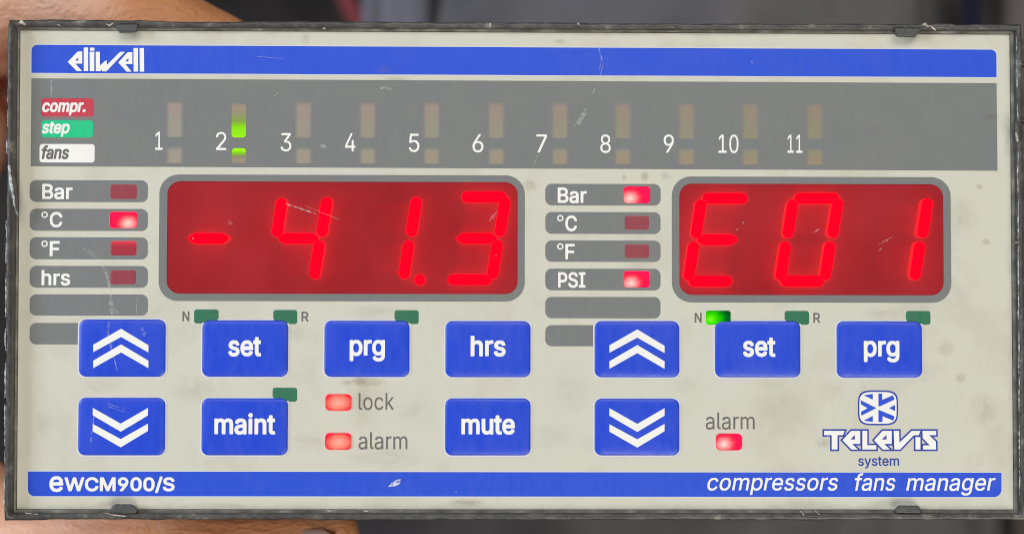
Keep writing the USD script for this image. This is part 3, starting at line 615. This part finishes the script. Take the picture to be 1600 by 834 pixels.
for i, (x, y, rx, ry, c, dn) in enumerate([(563, 593, 13, 9, (0.30, 0.20, 0.13), 1.3), (574, 597, 36, 9, (0.34, 0.26, 0.18), 1.2), (566, 625, 14, 34, BR, 0.55), (541, 597, 12, 6, GY, 1.0), (600, 712, 70, 20, GY, 0.55), (490, 690, 45, 20, GY, 0.45), (728, 785, 34, 8, BR, 1.2), (1007, 276, 8, 10, BR, 1.5), (975, 277, 5, 5, BR, 1.3),
                                            (1040, 275, 10, 8, GY, 0.9), (828, 290, 14, 12, BR, 0.8), (1300, 610, 30, 20, GY, 0.4), (1287, 692, 16, 10, GY, 1.2), (1500, 590, 10, 10, BR, 1.0), (1478, 545, 16, 14, BR, 0.7), (1535, 640, 26, 34, GY, 0.7), (1500, 340, 34, 40, GY, 0.6), (1540, 378, 8, 6, BR, 1.3), (1530, 292, 8, 6, GY, 1.2),
                                            (1548, 183, 16, 8, BR, 0.8), (1560, 690, 22, 80, GY, 0.35), (590, 487, 60, 14, GY, 0.55), (450, 520, 40, 18, GY, 0.4), (300, 610, 40, 26, GY, 0.5), (160, 600, 40, 18, GY, 0.5), (620, 124, 24, 5, BR, 0.7), (478, 60, 10, 12, BR, 0.7), (875, 65, 12, 5, BR, 1.0), (600, 110, 14, 6, GY, 0.8),
                                            (890, 610, 40, 40, GY, 0.35), (1070, 600, 40, 16, GY, 0.35), (1380, 490, 40, 14, GY, 0.6), (1440, 480, 30, 10, GY, 0.4), (1210, 640, 60, 50, GY, 0.3), (650, 640, 40, 30, GY, 0.4), (860, 680, 50, 24, GY, 0.35), (90, 680, 50, 70, GY, 0.3), (340, 789, 60, 6, BR, 0.5), (1250, 787, 80, 7, GY, 0.5), (170, 787, 26, 8, BR, 0.9), (1385, 785, 30, 8, GY, 0.9),
                                            (1370, 205, 16, 12, BR, 0.35)]):
    smudge(x, y, rx, ry, c, dn, i + 1, 0.000080 + 0.000012 * (i % 6))

# ------------------------------------------------------------------ the hand that holds it
def skin():
    return mat('skin', {
        'geo': ('geometry', {}),
        'n1': ('noise_texture', {'scale': 45.0, 'detail': 4.0}),
        'r1': ('rgb_ramp', {'ramp': [(0.3, (0.62, 0.245, 0.105)), (0.5, (0.72, 0.30, 0.14)), (0.68, (0.84, 0.41, 0.23))]}),
        'mp': ('mapping', {'scale': (160.0, 200.0, 520.0), 'rotation': (0.0, 0.35, 0.0)}),
        'n2': ('noise_texture', {'scale': 1.0, 'detail': 5.0, 'roughness': 0.6, 'distortion': 0.7}),
        'b': ('bump', {'strength': 0.75, 'distance': 0.0009}),
        'p': ('principled_bsdf', {'roughness': 0.46, 'specular_ior_level': 0.4, 'subsurface_weight': 0.25, 'subsurface_scale': 0.004, 'subsurface_radius': (1.0, 0.35, 0.2)}),
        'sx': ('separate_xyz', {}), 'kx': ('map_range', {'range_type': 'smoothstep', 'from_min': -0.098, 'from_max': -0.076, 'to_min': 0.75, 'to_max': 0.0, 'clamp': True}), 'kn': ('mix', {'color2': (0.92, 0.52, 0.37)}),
        'v': ('noise_texture', {'scale': 700.0, 'detail': 3.0}), 'ba': ('math', {'math_type': 'multiply_add', 'value2': 0.35}),
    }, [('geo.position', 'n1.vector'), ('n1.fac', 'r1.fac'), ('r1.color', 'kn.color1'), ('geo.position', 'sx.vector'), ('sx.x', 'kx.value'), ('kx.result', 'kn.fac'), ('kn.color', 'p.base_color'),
        ('geo.position', 'mp.vector'), ('mp.vector', 'n2.vector'), ('geo.position', 'v.vector'), ('v.fac', 'ba.value1'), ('n2.fac', 'ba.value3'), ('ba.value', 'b.height'), ('b.normal', 'p.normal')])
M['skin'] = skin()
M['nail'] = mat('fingernail', {'p': ('principled_bsdf', {'base_color': (0.66, 0.42, 0.33), 'roughness': 0.3, 'coat_weight': 0.3})})
HAND = thing('person', 'bare left arm and hand of a person gripping the controller from behind its left edge', 'person')
def J(px, py, w, r): return (P(px, py, w), r * S * (1800 + w) / 1800)
def bone(a, b):
    return m3.Manifold.batch_hull([m3.Manifold.sphere(q[1], 28).translate(tuple(map(float, q[0]))) for q in (a, b)])
idx = [J(-300, 110, 420, 96), J(60, -20, 260, 84), J(222, 38, 190, 78), J(346, 93, 165, 70)]
mid = [J(-300, 150, 560, 96), J(70, 0, 430, 80), J(220, 55, 380, 66), J(300, 85, 370, 56)]
rng_ = [J(-290, 210, 700, 90), J(60, 30, 600, 74), J(200, 75, 560, 62), J(270, 100, 550, 54)]
pky = [J(-270, 290, 820, 80), J(60, 60, 760, 64), J(220, 90, 730, 54), J(290, 110, 720, 48)]
thb = [J(-330, 690, 560, 120), J(20, 845, 330, 92), J(330, 838, 215, 72), J(498, 833, 180, 62)]
wrist = [J(-820, 420, 700, 170), J(-1700, 700, 900, 210)]
palm = [idx[0], mid[0], rng_[0], pky[0], thb[0], wrist[0]]
parts = []
for ch in (idx, mid, rng_, pky, thb):
    parts += [bone(a, b) for a, b in zip(ch[:-1], ch[1:])]
parts.append(m3.Manifold.batch_hull([m3.Manifold.sphere(q[1], 28).translate(tuple(map(float, q[0]))) for q in palm]))
parts.append(m3.Manifold.batch_hull([m3.Manifold.sphere(q[1], 28).translate(tuple(map(float, q[0]))) for q in (idx[0], thb[0], J(-150, 300, 480, 92), J(-70, 200, 430, 84))]))
parts.append(bone(*wrist))
hm = m3.Manifold.batch_boolean(parts, m3.OpType.Add)
hm = hm.refine_to_length(0.0025).to_mesh()
ht = trimesh.Trimesh(hm.vert_properties[:, :3], hm.tri_verts, process=True)
trimesh.smoothing.filter_taubin(ht, lamb=0.5, nu=0.52, iterations=30)
n = meshkit.fbm(ht.vertices / 0.012, 3, 31) - 0.5
ht.vertices += ht.vertex_normals * (n * 0.0012)[:, None]
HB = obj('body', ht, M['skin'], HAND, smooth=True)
def nail(tip, back, upv, wide, name='fingernail'):
    """A curved plate on the back of a fingertip."""
    t, b = np.array(tip[0]), np.array(back[0]); d = (t - b) / np.linalg.norm(t - b)
    u = np.array(upv, float); u -= d * (u @ d); u /= np.linalg.norm(u); s = np.cross(d, u)
    r = tip[1] * 1.0; V = []; Fc = []
    nu, nv = 9, 9
    for lay in (0, 1):
        for i in range(nu):
            a = (i / (nu - 1) - 0.5) * 2
            for j in range(nv):
                v = j / (nv - 1); ph = a * wide * (1 - 0.25 * max(0, v - 0.75) / 0.25)
                along = (-0.55 + 1.30 * v) * r; drop = 0.10 * r * max(0, v - 0.4) ** 2 * 4
                rr = r * 1.02 - drop - 0.07 * r * max(0, 0.3 - v) / 0.3 - 0.05 * r * a * a - (0.0006 if lay else 0)
                V.append(t + d * along + (u * math.cos(ph) + s * math.sin(ph)) * rr)
    q = nu * nv
    for i in range(nu - 1):
        for j in range(nv - 1):
            a = i * nv + j
            Fc += [(a, a + 1, a + nv + 1), (a, a + nv + 1, a + nv), (q + a, q + a + nv + 1, q + a + 1), (q + a, q + a + nv, q + a + nv + 1)]
    edge = [i * nv for i in range(nu)] + [(nu - 1) * nv + j for j in range(1, nv)] + [i * nv + nv - 1 for i in range(nu - 2, -1, -1)] + [j for j in range(nv - 2, 0, -1)]
    for a, b in zip(edge, edge[1:] + edge[:1]): Fc += [(a, b, q + b), (a, q + b, q + a)]
    t_ = trimesh.Trimesh(np.array(V), Fc, process=False); trimesh.repair.fix_normals(t_)
    return obj(name, t_, M['nail'], HAND, smooth=True)
nail(thb[3], thb[2], (0, -0.85, -0.5), 0.85)
for ch in (idx, mid, rng_, pky): nail(ch[3], ch[2], (0, 1.0, 0.1), 0.7)

# ------------------------------------------------------------------ blurred clothes behind
def cloth_mat(name, color, var=0.35, scale=30.0):
    c = np.array(color)
    return mat(name, {'geo': ('geometry', {}), 'n': ('noise_texture', {'scale': scale, 'detail': 4.0}), 'r': ('rgb_ramp', {'ramp': [(0.3, tuple(c * (1 - var))), (0.7, tuple(c * (1 + var)))]}),
                      'n2': ('noise_texture', {'scale': 900.0, 'detail': 2.0}), 'b': ('bump', {'strength': 0.4, 'distance': 0.0006}), 'p': ('principled_bsdf', {'roughness': 0.85, 'specular_ior_level': 0.2, 'sheen_weight': 0.1})},
               [('geo.position', 'n.vector'), ('n.fac', 'r.fac'), ('r.color', 'p.base_color'), ('geo.position', 'n2.vector'), ('n2.fac', 'b.height'), ('b.normal', 'p.normal')])
def drape(corners, w, thick, fold, seed, nx=70, nz=70, freq=(6, 1.5), bulge=0.0, tilt=0.0):
    """A folded sheet of cloth with thickness; corners tl, tr, br, bl are pixels at depth w."""
    c = [P(*q, w) for q in corners]
    V = np.zeros((2, nx, nz, 3))
    for i in range(nx):
        for j in range(nz):
            s, t = i / (nx - 1), j / (nz - 1)
            p = (c[0] * (1 - s) + c[1] * s) * (1 - t) + (c[3] * (1 - s) + c[2] * s) * t
            f = meshkit.fbm(np.array([s * freq[0], t * freq[1], seed * 7.3]), 3, seed) - 0.5
            y = f * fold - bulge * math.sin(math.pi * s) + tilt * s * s
            e = min(1.0, 8 * min(s, 1 - s))
            V[0, i, j] = p + [0, y + (1 - e) * thick * .45, 0]; V[1, i, j] = p + [0, y + thick - (1 - e) * thick * .45, 0]
    q = nx * nz; Fc = []
    for i in range(nx - 1):
        for j in range(nz - 1):
            a = i * nz + j; Fc += [(a, a + nz, a + nz + 1), (a, a + nz + 1, a + 1), (q + a, q + a + nz + 1, q + a + nz), (q + a, q + a + 1, q + a + nz + 1)]
    edge = [i * nz for i in range(nx)] + [(nx - 1) * nz + j for j in range(1, nz)] + [i * nz + nz - 1 for i in range(nx - 2, -1, -1)] + [j for j in range(nz - 2, 0, -1)]
    for a, b in zip(edge, edge[1:] + edge[:1]): Fc += [(a, q + b, b), (a, q + a, q + b)]
    t_ = trimesh.Trimesh(V.reshape(-1, 3), Fc, process=False)
    trimesh.repair.fix_normals(t_)
    return t_
def cloth(name, label, category, mesh, m):
    p = obj(name, mesh, m, smooth=50); tag(stage.GetPrimAtPath(p), label=label, category=category)
cloth('dark_cloth', 'dark brown-black cloth in shadow filling the background behind everything else', 'cloth', drape([(-900, -700), (2500, -700), (2500, 1500), (-900, 1500)], 3300, 0.006, 0.06, 2, freq=(9, 5)), cloth_mat('dark_brown_cloth', (0.022, 0.019, 0.020), 0.5))
cloth('grey_trousers', 'wide dark grey trouser cloth behind the right half of the controller, out of focus', 'trousers', drape([(772, -500), (1790, -500), (1900, 1300), (470, 1300)], 1420, 0.012, 0.04, 5, freq=(4, 1.2), bulge=0.06, tilt=0.14), cloth_mat('grey_trouser_cloth', (0.125, 0.12, 0.13), 0.3))
cloth('blue_grey_cloth', 'narrow blue-grey strip of cloth showing above the controller right of the red strap', 'cloth', drape([(566, -300), (668, -300), (700, 330), (560, 330)], 1700, 0.01, 0.02, 8, nx=40, nz=40, freq=(2, 1)), cloth_mat('blue_grey_cloth_weave', (0.19, 0.19, 0.235), 0.2))
cloth('red_strap', 'dull red strap slanting down above the controller between dark cloths', 'strap', drape([(440, -200), (470, -200), (640, 180), (606, 180)], 2000, 0.006, 0.008, 11, nx=16, nz=40, freq=(1, 3)), cloth_mat('dull_red_webbing', (0.26, 0.055, 0.06), 0.2))
cloth('navy_strap', 'dark navy strap hanging above the top right corner of the controller', 'strap', drape([(1508, -300), (1534, -300), (1534, 300), (1506, 300)], 1350, 0.005, 0.006, 12, nx=16, nz=30, freq=(1, 3)), cloth_mat('navy_webbing', (0.004, 0.005, 0.022), 0.2))
cloth('brown_cloth', 'small brownish grey fold of cloth at the top right corner of the picture', 'cloth', drape([(1572, -200), (1800, -200), (1830, 900), (1604, 900)], 1380, 0.01, 0.02, 14, nx=30, nz=40, freq=(2, 2)), cloth_mat('brown_grey_cloth_weave', (0.105, 0.092, 0.085), 0.3))
